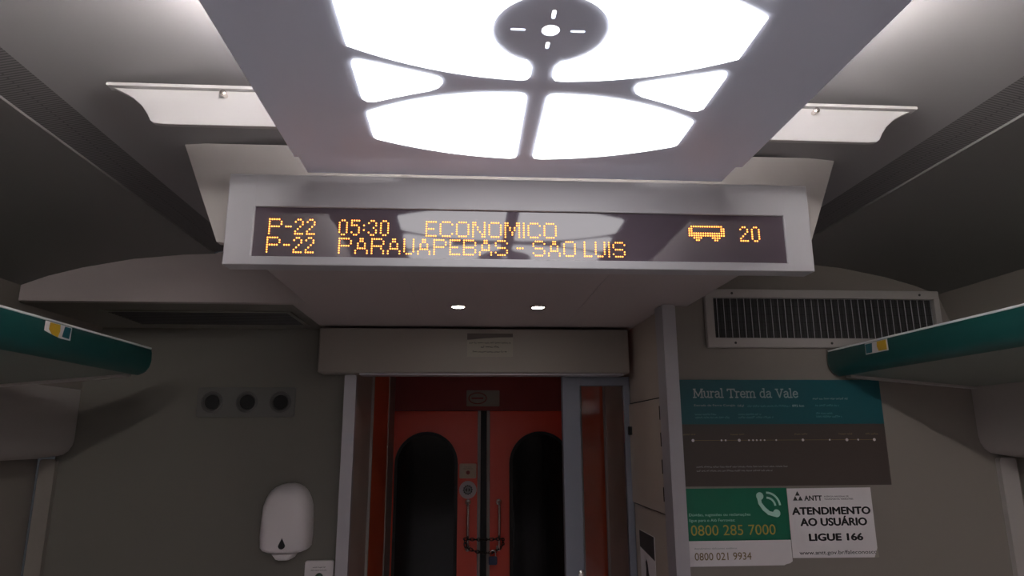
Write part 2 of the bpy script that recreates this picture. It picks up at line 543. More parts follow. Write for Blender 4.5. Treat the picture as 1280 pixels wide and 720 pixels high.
# cove tubes on top of the dropped panel, with their curved end brackets
for sgn, side in ((-1, 'left'), (1, 'right')):
    xt = AX + sgn * 0.415
    t = thing('cove_light', (xt, -3.9, ZP + 0.012), 'fluorescent cove tube hidden above the %s edge of the dropped panel' % side, 'cove light')
    MB().tube([(xt, -8.8, ZP + 0.036), (xt, 0.90, ZP + 0.036)], 0.011, 12).build('tube', M['tube'], t, True)
    MB().box(xt - 0.018, xt + 0.018, -8.82, 0.92, ZP + 0.0062, ZP + 0.018, 0.003).build('batten', M['white'], t)
    # bracket: curved plate closing the end of the cove
    br = thing('cove_end_bracket', (AX + sgn * 0.57, 1.09, ZP), 'white curved bracket closing the end of the %s light cove' % side, 'bracket')
    pr = [(AX + sgn * 0.437, 2.272), (AX + sgn * 0.437, 2.207)]
    pr += [(AX + sgn * o_, z) for o_, z in ((0.630, 2.207), (0.645, 2.2085), (0.652, 2.213), (0.659, 2.226), (0.669, 2.240), (0.685, 2.254), (0.703, 2.264), (0.72, 2.272))]
    MB().prism(pr, 'y', 1.085, 1.095, 0.0012).build('plate', M['white'], br)
    MB().prism(rrect(min(AX + sgn * 0.437, AX + sgn * 0.728), max(AX + sgn * 0.437, AX + sgn * 0.728), 2.2722, 2.278, 0.002, 2), 'y', 1.076, 1.0949).build('flange', M['white'], br)
    xs = AX + sgn * 0.53
    MB().lathe((xs, 1.0846, 2.262), 'y', [(0.0045, 0), (0.0045, -0.006), (0.003, -0.009), (0.0055, -0.010), (0.0055, -0.014), (0.002, -0.016)], 12).build('screw', M['chrome'], br, True, label='small chrome screw')

# ------------------------------------------------------------------ destination display
YF = 1.30
DX0, DX1, DZ0, DZ1 = -0.485, 0.7265, 2.0155, 2.2065
WX0, WX1, WZ0, WZ1 = -0.4300, 0.6695, 2.0335, 2.1375
dsp = thing('destination_display', (AX, YF, DZ0), 'long grey LED destination display with amber route lettering under the ceiling', 'display')
mb = MB()
d = 0.012
mb.box(DX0, WX0, YF, 1.345, DZ0, DZ1, 0.002)
mb.box(WX1, DX1, YF, 1.345, DZ0, DZ1, 0.002)
mb.box(WX0 - 0.003, WX1 + 0.003, YF, 1.345, WZ1, DZ1, 0.002)
mb.box(WX0 - 0.003, WX1 + 0.003, YF, 1.345, DZ0, WZ0, 0.002)
mb.box(DX0 + 0.01, DX1 - 0.01, 1.325, 1.3455, DZ0 + 0.01, DZ1 - 0.01)
mb.build('housing', M['light_grey'], dsp)
scr = MB().prism([(YF + 0.0042, WZ0 - 0.001), (YF + 0.0056, WZ1 + 0.001), (YF + 0.012, WZ1 + 0.001), (YF + 0.012, WZ0 - 0.001)], 'x', WX0 - 0.001, WX1 + 0.001).build('screen', M['screen'], dsp, label='dark glossy tinted screen')
pl = [(AX - 0.708, 2.292), (AX - 0.622, 2.075), (AX - 0.5, 2.06), (AX + 0.5, 2.06), (AX + 0.648, 2.100), (AX + 0.722, 2.292)]
MB().prism(pl, 'y', 1.347, 1.370).build('mounting_plate', M['frame'], dsp, label='grey tapered mounting plate')

G = {
 'P': ['XXXXX.', 'X....X', 'X....X', 'XXXXX.', 'X.....', 'X.....', 'X.....'],
 '-': ['...', '...', '...', 'XXX', '...', '...', '...'],
 '2': ['.XX.', 'X..X', '...X', '..X.', '.X..', 'X...', 'XXXX'],
 '0': ['.XX.', 'X..X', 'X..X', 'X..X', 'X..X', 'X..X', '.XX.'],
 '5': ['XXXX', 'X...', 'XXX.', '...X', '...X', 'X..X', '.XX.'],
 '3': ['.XX.', 'X..X', '...X', '..X.', '...X', 'X..X', '.XX.'],
 ':': ['.', '.', 'X', '.', 'X', '.', '.'],
 'E': ['XXXXX', 'X....', 'X....', 'XXXX.', 'X....', 'X....', 'XXXXX'],
 'C': ['.XXXX.', 'X....X', 'X.....', 'X.....', 'X.....', 'X....X', '.XXXX.'],
 'O': ['.XXXX.', 'X....X', 'X....X', 'X....X', 'X....X', 'X....X', '.XXXX.'],
 'N': ['XX...X', 'XX...X', 'X.X..X', 'X.X..X', 'X..X.X', 'X...XX', 'X...XX'],
 'M': ['XX...XX', 'XX...XX', 'X.X.X.X', 'X.X.X.X', 'X..X..X', 'X..X..X', 'X.....X'],
 'I': ['X'] * 7,
 'A': ['..XX..', '..XX..', '.X..X.', '.X..X.', '.XXXX.', 'X....X', 'X....X'],
 'R': ['XXXXX.', 'X....X', 'X....X', 'XXXXX.', 'X...X.', 'X....X', 'X....X'],
 'U': ['X...X'] * 6 + ['.XXX.'],
 'B': ['XXXXX.', 'X....X', 'X....X', 'XXXXX.', 'X....X', 'X....X', 'XXXXX.'],
 'S': ['.XXXX.', 'X....X', 'X.....', '.XXXX.', '.....X', 'X....X', '.XXXX.'],
 'L': ['X...', 'X...', 'X...', 'X...', 'X...', 'X...', 'XXXX'],
 'T': ['.XXXXXXXXXXXXXX.', 'XX............XX', 'XX............XX', 'XXXXXXXXXXXXXXXX', 'XXXXXXXXXXXXXXXX', '..XXXX....XXXX..', '...XX......XX...'],
 ' ': ['..'] * 7,
}
PITCHX = 0.00502
ROWZ = 0.0050
def led(word, x0, x1, ztop, label, gap=1):
    cells = []
    cx = 0
    for ch in word:
        g = G[ch]
        for r, row in enumerate(g):
            for k, v in enumerate(row):
                if v == 'X':
                    cells.append((cx + k, r))
        cx += len(g[0]) + gap
    wmax = max(a for a, b in cells)
    px = (x1 - x0) / wmax
    mb = MB()
    t = bmesh.new()
    for a, r in cells:
        x = x0 + a * px
        z = ztop - r * ROWZ
        rad = 0.0016
        vs_ = [t.verts.new((x + rad * math.cos(k * math.pi / 4), YF + 0.0036, z + rad * math.sin(k * math.pi / 4))) for k in range(8)]
        vb = [t.verts.new((v.co.x, YF + 0.0040, v.co.z)) for v in vs_]
        t.faces.new(vs_)
        for k in range(8):
            t.faces.new((vs_[k], vb[k], vb[(k + 1) % 8], vs_[(k + 1) % 8]))
    bmesh.ops.recalc_face_normals(t, faces=t.faces)
    mb.merge(t)
    return mb.build('led_lettering', M['led'], scr, label=label)
def fx(px, row):          # photograph column of a lamp on the screen plane -> metres along the screen
    y = 283 if row == 0 else 306
    return ((px - 640) / FPX, (360 - y) / FPX)
def on_screen(px, py):
    dr = _r2 * ((px - 640) / FPX) + _u2 * ((360 - py) / FPX) + _f
    return dr.x * YF / dr.y
R0, R1 = 2.1115, 2.0730
for w_, a, b, row, l in (('P-22', 336, 392.5, 0, 'amber P-22 on the upper line'), ('05:30', 424, 485, 0, 'amber 05:30'),
                         ('ECONOMICO', 533, 695, 0, 'amber ECONOMICO'), ('T', 862, 905, 0, 'amber bus symbol'), ('20', 926, 949, 0, 'amber number 20'),
                         ('P-22', 333, 391, 1, 'amber P-22 on the lower line'), ('PARAUAPEBAS', 423.5, 634, 1, 'amber PARAUAPEBAS'),
                         ('-', 647, 653.5, 1, 'amber dash'), ('SAO', 667, 719, 1, 'amber SAO'), ('LUIS', 731, 781, 1, 'amber LUIS')):
    yy = 283 if row == 0 else 306
    led(w_, on_screen(a, yy), on_screen(b, yy), R0 if row == 0 else R1, l)

# ------------------------------------------------------------------ soffit downlights
for k, x in enumerate((-0.030, 0.229)):
    yy = 2.105
    dl = thing('downlight', (x, yy, ZS), 'small round white downlight in the soffit, %s of the pair' % ('left one', 'right one')[k], 'downlight', 'downlights in the soffit')
    MB().lathe((x, yy, ZS), 'z', [(0.026, -0.0003), (0.026, -0.003), (0.022, -0.005), (0.020, -0.004), (0.020, -0.0003)], 28).build('bezel', M['chrome'], dl, True)
    MB().lathe((x, yy, ZS), 'z', [(0.0195, -0.0004), (0.0195, -0.0042), (0.001, -0.0048)], 24).build('lens', M['spot'], dl, True, label='glowing lens')

# ------------------------------------------------------------------ left soffit vent
sv = thing('soffit_vent', (-0.90, 2.36, ZS), 'dark slotted air vent in the soffit above the left end wall', 'vent')
vx0, vx1, vy0, vy1 = -1.19, -0.605, 2.235, 2.487
mb = MB()
mb.box(vx0 - 0.015, vx1 + 0.015, vy0 - 0.015, vy0, ZS - 0.005, ZS - 0.0003)
mb.box(vx0 - 0.015, vx1 + 0.015, vy1, vy1 + 0.015, ZS - 0.005, ZS - 0.0003)
mb.box(vx0 - 0.015, vx0, vy0, vy1, ZS - 0.005, ZS - 0.0003)
mb.box(vx1, vx1 + 0.015, vy0, vy1, ZS - 0.005, ZS - 0.0003)
mb.build('frame', M['endwall'], sv)
MB().box(vx0, vx1, vy0, vy1, ZS - 0.0015, ZS - 0.0004).build('backing', M['rubber'], sv)
first = None
for k in range(11):
    yy = vy0 + 0.012 + k * 0.0228
    if first is None:
        first = MB().prism([(yy, ZS - 0.0016), (yy + 0.008, ZS - 0.0016), (yy + 0.006, ZS - 0.0045), (yy + 0.002, ZS - 0.0045)], 'x', vx0, vx1).build('slat', M['darkgrey'], sv)
    else:
        copy_to(first, sv, (0, k * 0.0228, 0))

# ------------------------------------------------------------------ right wall grille
gx0, gx1, gz0, gz1 = 0.770, 1.568, 1.958, 2.149
ox0, ox1, oz0, oz1 = 0.797, 1.548, 1.989, 2.121
gr = thing('air_grille', ((gx0 + gx1) / 2, YB, gz0), 'wide return air grille with thin vertical slats above the right posters', 'grille')
mb = MB()
mb.box(gx0, gx1, YB - 0.022, YB - 0.0005, oz1, gz1, 0.003)
mb.box(gx0, gx1, YB - 0.022, YB - 0.0005, gz0, oz0, 0.003)
mb.box(gx0, ox0, YB - 0.0215, YB - 0.0005, oz0 - 0.004, oz1 + 0.004, 0.002)
mb.box(ox1, gx1, YB - 0.0215, YB - 0.0005, oz0 - 0.004, oz1 + 0.004, 0.002)
mb.build('frame', M['frame'], gr)
MB().box(ox0, ox1, YB - 0.003, YB - 0.001, oz0, oz1).build('backing', M['darkgrey'], gr)
mbm = MB()
for k in range(1, 5):
    zz = oz0 + (oz1 - oz0) * k / 5
    mbm.box(ox0, ox1, YB - 0.0075, YB - 0.0065, zz - 0.0006, zz + 0.0006)
for k in range(1, 60):
    xx = ox0 + (ox1 - ox0) * k / 60
    mbm.box(xx - 0.0005, xx + 0.0005, YB - 0.0065, YB - 0.0058, oz0, oz1)
mbm.build('wire_mesh', M['dark'], gr)
NS = 33
first = None
for k in range(NS):
    dx = (ox1 - ox0) / NS
    x = ox0 + dx * (k + 0.5)
    if first is None:
        first = MB().prism([(x - 0.0007, YB - 0.0195), (x + 0.0007, YB - 0.0195), (x + 0.0008, YB - 0.0165), (x - 0.0004, YB - 0.0165)], 'z', oz0, oz1).build('slat', M['light_grey'], gr)
    else:
        copy_to(first, gr, (dx * k, 0, 0))
for x, z in ((0.86, 2.135), (1.50, 2.135), (0.86, 1.972), (1.18, 1.972)):
    MB().lathe((x, YB - 0.022, z), 'y', [(0.004, 0), (0.004, -0.001), (0.002, -0.0018)], 12).build('screw', M['darkgrey'], gr, True)

# ------------------------------------------------------------------ luggage racks
def luggage_rack(sgn, side, yend, sticker):
    xf = AX + sgn * 1.060
    rk = thing('luggage_rack', (AX + sgn * 1.3, -0.4, 1.83), 'overhead luggage rack with green fascia along the %s wall' % side, 'luggage rack', 'overhead luggage racks')
    zt = 1.944
    def X(v): return xf + sgn * v
    fp = [(X(0.002), zt), (X(-0.002), zt - 0.010), (X(-0.003), zt - 0.035), (X(0.002), zt - 0.055), (X(0.014), zt - 0.070), (X(0.032), zt - 0.078), (X(0.045), zt - 0.074), (X(0.045), zt)]
    mb = MB()
    mb.prism(fp, 'y', YBACK + 0.01, yend - 0.018)
    # rounded end: the section shrinks towards its middle
    cx_, cz_ = X(0.021), zt - 0.034
    t = bmesh.new()
    rings = []
    for a in range(0, 7):
        an = a / 6 * math.pi / 2
        s = 0.45 + 0.55 * math.cos(an)
        yy = yend - 0.018 + 0.018 * math.sin(an)
        rings.append([t.verts.new((cx_ + (p[0] - cx_) * s, yy, (zt if i in (0, 7) else cz_ + (p[1] - cz_) * (0.6 + 0.4 * s)))) for i, p in enumerate(fp)])
    for a, b in zip(rings, rings[1:]):
        for k in range(len(fp)):
            t.faces.new((a[k], a[(k + 1) % len(fp)], b[(k + 1) % len(fp)], b[k]))
    t.faces.new(rings[-1])
    bmesh.ops.recalc_face_normals(t, faces=t.faces)
    mb.merge(t)
    fas = mb.build('fascia', M['green'], rk, True, label='rounded teal green fascia')
    MB().box(min(X(0.0), X(0.046)), max(X(0.0), X(0.046)), YBACK + 0.01, yend - 0.012, zt + 0.0002, zt + 0.0055, 0.0015).build('edge_strip', M['strip'], rk, label='thin white edge strip')
    ow = 1.538 - 1.060
    sh = [(X(0.0455), zt - 0.050), (X(0.0455), zt - 0.074), (X(0.12), zt - 0.080), (X(ow), 1.868 - 0.035), (X(ow), 1.868)]
    MB().prism(sh, 'y', YBACK + 0.01, yend - 0.004).build('shelf', M['rack'], rk, label='grey sloping shelf underside')
    lip = [(X(0.06), zt - 0.0755), (X(0.12), zt - 0.0805), (X(ow), 1.832), (X(ow), 1.826), (X(0.12), zt - 0.0875), (X(0.06), zt - 0.082)]
    MB().prism(lip, 'y', yend - 0.03, yend - 0.002).build('end_lip', M['frame'], rk, label='pale lip at the shelf end')
    # logo sticker: white ground with a yellow and a teal patch
    y0, y1 = sticker
    z0, z1 = zt - 0.034, zt - 0.002
    def patch(name, m, pts, lift, par):
        mb = MB()
        q = [(y0 + (y1 - y0) * a, z0 + (z1 - z0) * b) for a, b in pts]
        xa, xb = X(-0.0031 - lift), X(-0.0036 - lift)
        return mb.prism(q, 'x', min(xa, xb), max(xa, xb)).build(name, m, par)
    if sgn < 0:
        w = patch('logo_sticker', M['paper'], [(0, 1), (0, 0.30), (.35, 0.10), (.6, 0), (1, 0), (1, 1)], 0, rk)
        patch('yellow_patch', M['yellow'], [(.17, .95), (.15, .45), (.28, .15), (.5, .03), (.56, .5), (.54, .95)], .0008, w)
        patch('teal_patch', M['logoteal'], [(.72, .92), (.66, .14), (.93, .10), (.96, .92)], .0008, w)
    else:
        w = patch('logo_sticker', M['paper'], [(0, 0), (1, 0), (1, 1), (0, 1)], 0, rk)
        patch('yellow_patch', M['yellow'], [(.05, .08), (.40, .10), (.46, .5), (.44, .94), (.05, .94)], .0008, w)
        patch('teal_patch', M['logoteal'], [(.70, .08), (.97, .08), (.97, .92), (.66, .92)], .0008, w)
luggage_rack(-1, 'left', 2.085, (1.545, 1.648))
luggage_rack(1, 'right', 2.076, (1.747, 1.853))

# ------------------------------------------------------------------ door header with notice
hd = thing('door_header', (0.035, 2.55, 1.916), 'wide beige cover box of the sliding door mechanism above the passage', 'door header')
MB().box(-0.552, 0.621, 2.50, 2.598, 1.916, 2.084, 0.005).build('cover', mat('olive_grey_cover', (140, 131, 124), 0.5, noise=0.03, scale=3), hd)
MB().box(-0.40, 0.60, 2.515, 2.59, 1.909, 1.9158).build('guide_rail', M['alu'], hd)
nt_ = thing('notice_sign', (0.087, 2.499, 1.976), 'faded rectangular notice with dark band stuck on the door header', 'sign')
flat(nt_, 'sheet', rect(0.0005, 0.174, 1.976, 2.065), 2.4995, M['plate'], 0.001)
flat(nt_, 'band', [(0.0005, 2.065), (0.174, 2.065), (0.174, 2.051), (0.12, 2.050), (0.07, 2.047), (0.0005, 2.040)], 2.4984, mat('notice_band', (84, 74, 70), 0.5))
blurred_line(nt_, 0.008, 0.166, 2.0265, 2.0325, 2.4983, M['ink'], 1)
blurred_line(nt_, 0.053, 0.122, 2.0105, 2.018, 2.4983, M['ink'], 2)
blurred_line(nt_, 0.022, 0.15, 1.9925, 1.999, 2.4983, M['ink'], 3)

# ------------------------------------------------------------------ red gangway doors
def arch_pts(x0, x1, zb, zt, n=20, inset=0.0):
    r = (x1 - x0) / 2 - inset
    cx = (x0 + x1) / 2
    cz = zt - (x1 - x0) / 2
    return [(cx - r, zb + inset), (cx + r, zb + inset)] + [(cx + r * math.cos(math.pi * k / n), cz + r * math.sin(math.pi * k / n)) for k in range(n + 1)]
DXC = 0.104
ZDT = 1.832
def door_leaf(name, sgn, side):
    def X(o_): return DXC + sgn * o_
    dr = thing(name, (X(0.28), YD, 0), 'orange red gangway door leaf with dark arched window, %s one of the pair' % side, 'door', kind='structure')
    xa, xb = sorted((X(0.018), X(0.535)))
    MB().box(xa, xb, YD, YD + 0.04, 0.01, ZDT, 0.003).build('leaf', M['red'], dr)
    wa, wb = sorted((X(0.150), X(0.515)))
    wf = MB().prism(arch_pts(wa, wb, 0.75, 1.712), 'y', YD - 0.010, YD - 0.0003, 0.003).build('window_gasket', M['rubber'], dr)
    MB().prism(arch_pts(wa, wb, 0.75, 1.712, inset=0.018), 'y', YD - 0.0125, YD - 0.0102).build('pane', M['windowglass'], wf, label='dark arched glass')
    ea, eb = sorted((X(0.018), X(0.036)))
    MB().box(ea, eb, YD - 0.012, YD - 0.0003, 0.01, ZDT, 0.002).build('edge_strip', M['frame'], dr, label='grey closing edge strip')
    xh = X(0.0885)
    h = MB().tube([(xh, YD - 0.0005, 1.315), (xh, YD - 0.045, 1.315), (xh, YD - 0.058, 1.300), (xh, YD - 0.058, 1.08), (xh, YD - 0.045, 1.065), (xh, YD - 0.0005, 1.065)], 0.0075, 12)
    h.lathe((xh, YD - 0.0005, 1.315), 'y', [(0.017, 0), (0.017, -0.005), (0.010, -0.008)], 18)
    h.lathe((xh, YD - 0.0005, 1.065), 'y', [(0.017, 0), (0.017, -0.005), (0.010, -0.008)], 18)
    h.build('handle', M['chrome'], dr, True, label='chrome pull handle')
    return dr
d1 = door_leaf('door_1', -1, 'left')
d2 = door_leaf('door_2', 1, 'right')
struct(MB().box(DXC - 0.0175, DXC + 0.0175, YD + 0.004, YD + 0.035, 0.01, ZDT + 0.03), 'trim_13', M['rubber'], 'black rubber seal between the two red doors', 'trim')
struct(MB().box(-0.43, 0.645, YD - 0.02, YD + 0.04, ZDT + 0.002, ZS), 'trim_14', M['darkred_and_shade'], 'red transom panel above the red doors, colour darkened for the header shadow', 'trim')
sp = thing('transom_plate', (0.096, YD - 0.02, 1.858), 'small pale plate with oval emblem on the shade-darkened red transom', 'sign')
flat(sp, 'plate', rrect(0.000, 0.196, 1.858, 1.952, 0.006), YD - 0.0203, M['plate'], 0.003)
t = MB()
oval = [(0.066 + 0.052 * math.cos(a), YD - 0.0242, 1.905 + 0.032 * math.sin(a)) for a in [2 * math.pi * k / 28 for k in range(28)]]
t.tube(oval, 0.003, 6, True)
t.box(0.030, 0.100, YD - 0.0255, YD - 0.0236, 1.901, 1.909)
t.build('emblem', M['darkred_and_shade'], sp, label='oval emblem')
# call button and round sticker on the left leaf
bt = thing('door_button', (0.0155, YD, 1.445), 'small beige door button plate on the left red door', 'button')
MB().prism(rrect(-0.036, 0.062, 1.447, 1.530, 0.007), 'y', YD - 0.010, YD - 0.0004, 0.002).build('plate', M['beige'], bt)
MB().lathe((0.0135, YD - 0.0105, 1.480), 'y', [(0.011, 0), (0.011, -0.004), (0.006, -0.006)], 20).build('button', M['darkred_and_shade'], bt, True, label='dark round push button')
blurred_line(bt, -0.010, 0.035, 1.509, 1.513, YD-0.0106, M['ink'], 4)
blurred_line(bt, -0.016, 0.042, 1.500, 1.5045, YD-0.0106, M['ink'], 5)
rs = thing('round_sticker', (0.0135, YD, 1.33), 'round white sticker with dark gear emblem on the left red door', 'sticker')
flat(rs, 'sheet', disc(0.0135, 1.383, 0.050, 36), YD - 0.0004, M['paper'], 0.001)
gear = []
for k in range(48):
    a = 2 * math.pi * k / 48
    gear.append((0.0135 + (0.028 if k % 4 < 2 else 0.0245) * math.cos(a), 1.383 + (0.028 if k % 4 < 2 else 0.0245) * math.sin(a)))
flat(rs, 'gear', gear, YD - 0.0016, M['ink'])
flat(rs, 'gear_face', disc(0.0135, 1.383, 0.0205, 28), YD - 0.0024, M['greyink'])
for s in (-1, 1):
    flat(rs, 'arrow', [(0.0135 + s * 0.004, 1.383 - 0.012), (0.0135 + s * 0.016, 1.383), (0.0135 + s * 0.004, 1.383 + 0.012)], YD - 0.0032, M['ink'])
# chain looped through both handles, with padlock
ch = thing('chain', (DXC, YD - 0.075, 1.05), 'dark steel chain looped around both door handles', 'chain')
xl, xr = DXC - 0.0885, DXC + 0.0885
path = []
yc = YD - 0.075
def cat(p, q, sag, n):
    return [(p[0] + (q[0] - p[0]) * k / n, p[1] + (q[1] - p[1]) * k / n, p[2] + (q[2] - p[2]) * k / n - sag * 4 * (k / n) * (1 - k / n)) for k in range(n)]
loop = cat((xl - 0.02, yc, 1.125), (xr + 0.02, yc, 1.125), 0.004, 12) + cat((xr + 0.02, yc, 1.125), (xr + 0.022, YD - 0.03, 1.085), 0, 3) + cat((xr + 0.022, YD - 0.03, 1.085), (DXC + 0.05, yc, 1.052), 0.006, 5) + cat((DXC + 0.05, yc, 1.052), (xl - 0.01, yc, 1.082), 0.012, 8) + cat((xl - 0.01, yc, 1.082), (xl - 0.02, yc, 1.125), 0, 2)
first = None
pr = None
for i, p in enumerate(loop):
    q = loop[(i + 1) % len(loop)]
    P, Q = Vector(p), Vector(q)
    dvec = (Q - P)
    L = dvec.length * 0.72
    dvec.normalize()
    if pr is None:
        pr = Vector((0, 0, 1))
    side = dvec.cross(Vector((0, 1, 0)))
    if side.length < 0.1: side = dvec.cross(Vector((0, 0, 1)))
    side.normalize()
    if i % 2: side = side.cross(dvec)
    c_ = (P + Q) / 2
    ring = [c_ + dvec * (L * math.cos(a)) + side * (0.0075 * math.sin(a)) for a in [2 * math.pi * k / 14 for k in range(14)]]
    MB().tube(ring, 0.0028, 6, True).build('link', M['steel'], ch, True)
pk = thing('padlock', (DXC + 0.052, yc, 0.985), 'small blue padlock hanging on the door chain', 'padlock')
px_ = DXC + 0.052
MB().prism(rrect(px_ - 0.024, px_ + 0.024, 0.988, 1.032, 0.008), 'y', yc - 0.010, yc + 0.010, 0.002).build('body', M['navy'], pk)
sh = [(px_ - 0.015, yc, 1.030), (px_ - 0.015, yc, 1.048)] + [(px_ + 0.015 * math.cos(a), yc, 1.048 + 0.015 * math.sin(a)) for a in (2.6, 2.1, 1.57, 1.05, 0.5)] + [(px_ + 0.015, yc, 1.048), (px_ + 0.015, yc, 1.030)]
MB().tube(sh, 0.0035, 8).build('shackle', M['chrome'], pk, True, label='steel shackle')

# orange panels on both passage walls
for sgn, x, side in ((1, -0.43, 'left'), (-1, 0.645, 'right')):
    op = thing('wall_panel', (x, 3.39, 0), 'tall orange panel on the %s passage wall before the red doors' % side, 'panel')
    MB().box(min(x, x + sgn * 0.008) + (0.0003 if sgn > 0 else 0), max(x, x + sgn * 0.008) - (0.0003 if sgn < 0 else 0), 3.10, 3.69, 0.05, 2.03, 0.002).build('face', M['orange'], op)
    MB().box(min(x, x + sgn * 0.011) + (0.0003 if sgn > 0 else 0), max(x, x + sgn * 0.011) - (0.0003 if sgn < 0 else 0), 3.085, 3.0995, 0.05, 2.03).build('edge_strip', M['frame'], op)

# ------------------------------------------------------------------ sliding glass door at the right of the passage mouth
gd = thing('door_3', (0.51, 2.62, 0), 'half open glazed sliding door with blue grey aluminium frame', 'door', kind='structure')
mb = MB()
mb.box(0.374, 0.446, 2.604, 2.640, 0.02, 1.912, 0.004)
mb.box(0.440, 0.644, 2.6055, 2.6385, 1.876, 1.912, 0.003)
mb.box(0.618, 0.644, 2.6055, 2.6385, 0.02, 1.88, 0.003)
mb.box(0.440, 0.644, 2.6055, 2.6385, 0.02, 0.12, 0.003)
mb.build('frame', M['bluegrey'], gd)
MB().box(0.4461, 0.6179, 2.618, 2.624, 0.12, 1.876).build('pane', M['glass'], gd, label='clear glass pane')
MB().lathe((0.432, 2.6038, 1.186), 'y', [(0.012, 0), (0.012, -0.006), (0.006, -0.009)], 20).build('lock', M['chrome'], gd, True, label='round chrome lock')

# ------------------------------------------------------------------ cabinet door on the right passage wall
cb = thing('cabinet_door', (0.645, 2.45, 1.43), 'beige hinged cabinet flap in the right passage wall', 'cabinet door')
MB().box(0.637, 0.6447, 2.170, 2.735, 1.437, 1.803, 0.002).build('leaf', M['passage'], cb)
for z in (1.50, 1.585, 1.67, 1.755):
    MB().tube([(0.634, 2.163, z - 0.022), (0.634, 2.163, z + 0.022)], 0.0055, 10).build('hinge', M['steel'], cb, True)
MB().box(0.628, 0.6369, 2.565, 2.598, 1.686, 1.718, 0.002).build('latch', M['dark'], cb, label='small black latch')
struct(MB().box(0.6425, 0.6449, 2.14, 2.735, 1.8035, 1.8075), 'trim_16', M['dark'], 'dark seam line above the cabinet flap on the passage wall', 'trim')
struct(MB().box(0.6425, 0.6449, 2.14, 2.735, 1.4325, 1.4365), 'trim_15', M['darkgrey'], 'seam line under the cabinet flap on the passage wall', 'trim')
# poster on the same wall
pp = thing('safety_poster', (0.644, 2.45, 1.0), 'white poster with dark header and black figure on the right passage wall', 'poster')
MB().box(0.643, 0.6447, 2.352, 2.546, 0.95, 1.345).build('sheet', M['paper'], pp)
MB().prism([(2.353, 1.344), (2.545, 1.344), (2.545, 1.287), (2.353, 1.268)], 'x', 0.6421, 0.6429).build('header', M['darkgrey'], pp)
MB().prism([(2.46, 1.255), (2.45, 1.24), (2.44, 1.21), (2.425, 1.20), (2.43, 1.19), (2.45, 1.185), (2.44, 1.12), (2.42, 1.05), (2.43, 1.045), (2.455, 1.11), (2.48, 1.06), (2.49, 1.06), (2.47, 1.15), (2.475, 1.19), (2.47, 1.225), (2.475, 1.245)], 'x', 0.6421, 0.6429).build('figure', M['ink'], pp)

# ------------------------------------------------------------------ left end wall: soap dispenser, button plate, socket plate
sd = thing('soap_dispenser', (-0.642, YL, 1.258), 'white wall mounted soap dispenser with drop shaped window', 'soap dispenser')
def loft(levels, name, m, par):
    t = bmesh.new()
    rings = []
    for z, w, d_ in levels:
        ring = []
        for k in range(25):
            a = math.pi * k / 24
            cx_ = math.copysign(abs(math.cos(a)) ** 0.45, math.cos(a)) * w
            cy_ = abs(math.sin(a)) ** 0.5 * d_
            ring.append(t.verts.new((-0.642 + cx_, YL - 0.0005 - cy_, z)))
        rings.append(ring)
    for a, b in zip(rings, rings[1:]):
        for k in range(24):
            t.faces.new((a[k], a[k + 1], b[k + 1], b[k]))
        t.faces.new((a[24], a[0], b[0], b[24]))
    t.faces.new(rings[0]); t.faces.new(rings[-1][::-1])
    bmesh.ops.recalc_face_normals(t, faces=t.faces)
    mb = MB(); mb.merge(t)
    return mb.build(name, m, par, True)
loft([(1.281, 0.046, 0.060), (1.285, 0.064, 0.074), (1.291, 0.078, 0.084), (1.301, 0.086, 0.090), (1.34, 0.0885, 0.094), (1.40, 0.087, 0.096), (1.44, 0.084, 0.095), (1.462, 0.078, 0.090), (1.480, 0.070, 0.084), (1.495, 0.060, 0.075), (1.506, 0.047, 0.063), (1.514, 0.031, 0.048), (1.518, 0.012, 0.030)], 'body', M['disp'], sd)
loft([(1.258, 0.022, 0.060), (1.262, 0.030, 0.070), (1.272, 0.036, 0.078), (1.2809, 0.045, 0.078)], 'spout', M['disp'], sd)
drop = []
for k in range(24):
    a = 2 * math.pi * k / 24
    r = 0.0115
    xx, zz = r * math.sin(a), -r * math.cos(a)
    if zz > 0:
        xx *= max(0, 1 - zz / r) ** 0.8; zz *= 2.3
    drop.append((-0.640 + xx, 1.312 + zz))
MB().prism(drop, 'y', YL - 0.0965, YL - 0.090).build('level_window', M['ink'], sd, label='dark drop shaped window')
bp = thing('call_button', (-0.523, YL, 1.135), 'white wall plate with green push button below the soap dispenser', 'button')
MB().prism(rrect(-0.574, -0.472, 1.135, 1.248, 0.008), 'y', YL - 0.012, YL - 0.0004, 0.002).build('plate', M['disp'], bp)
MB().lathe((-0.521, YL - 0.0122, 1.193), 'y', [(0.0135, 0), (0.0135, -0.004), (0.009, -0.007)], 22).build('button', mat('green_button', (24, 58, 40), 0.3), bp, True, label='dark green push button')
blurred_line(bp, -0.545, -0.499, 1.2235, 1.2275, YL-0.0126, M['ink'], 6)
blurred_line(bp, -0.551, -0.495, 1.214, 1.2175, YL-0.0126, M['ink'], 7)
sk = thing('socket_plate', (-0.83, YL, 1.755), 'dark plate with three round recessed openings high on the left end wall', 'socket plate')
MB().prism(rrect(-1.010, -0.648, 1.757, 1.868, 0.008), 'y', YL - 0.006, YL - 0.0004, 0.0015).build('plate', mat('grey_plate', (97, 95, 91), 0.5), sk)
for x in (-0.954, -0.826, -0.702):
    rg = MB().lathe((x, YL - 0.0062, 1.813), 'y', [(0.040, 0), (0.040, -0.003), (0.032, -0.005), (0.027, 0)], 28).build('ring', mat('dark_ring', (80, 78, 76), 0.5), sk, True)
    MB().lathe((x, YL - 0.0063, 1.813), 'y', [(0.0265, 0), (0.0265, -0.002), (0.012, -0.0025)], 24).build('opening', M['dark'], rg, True)

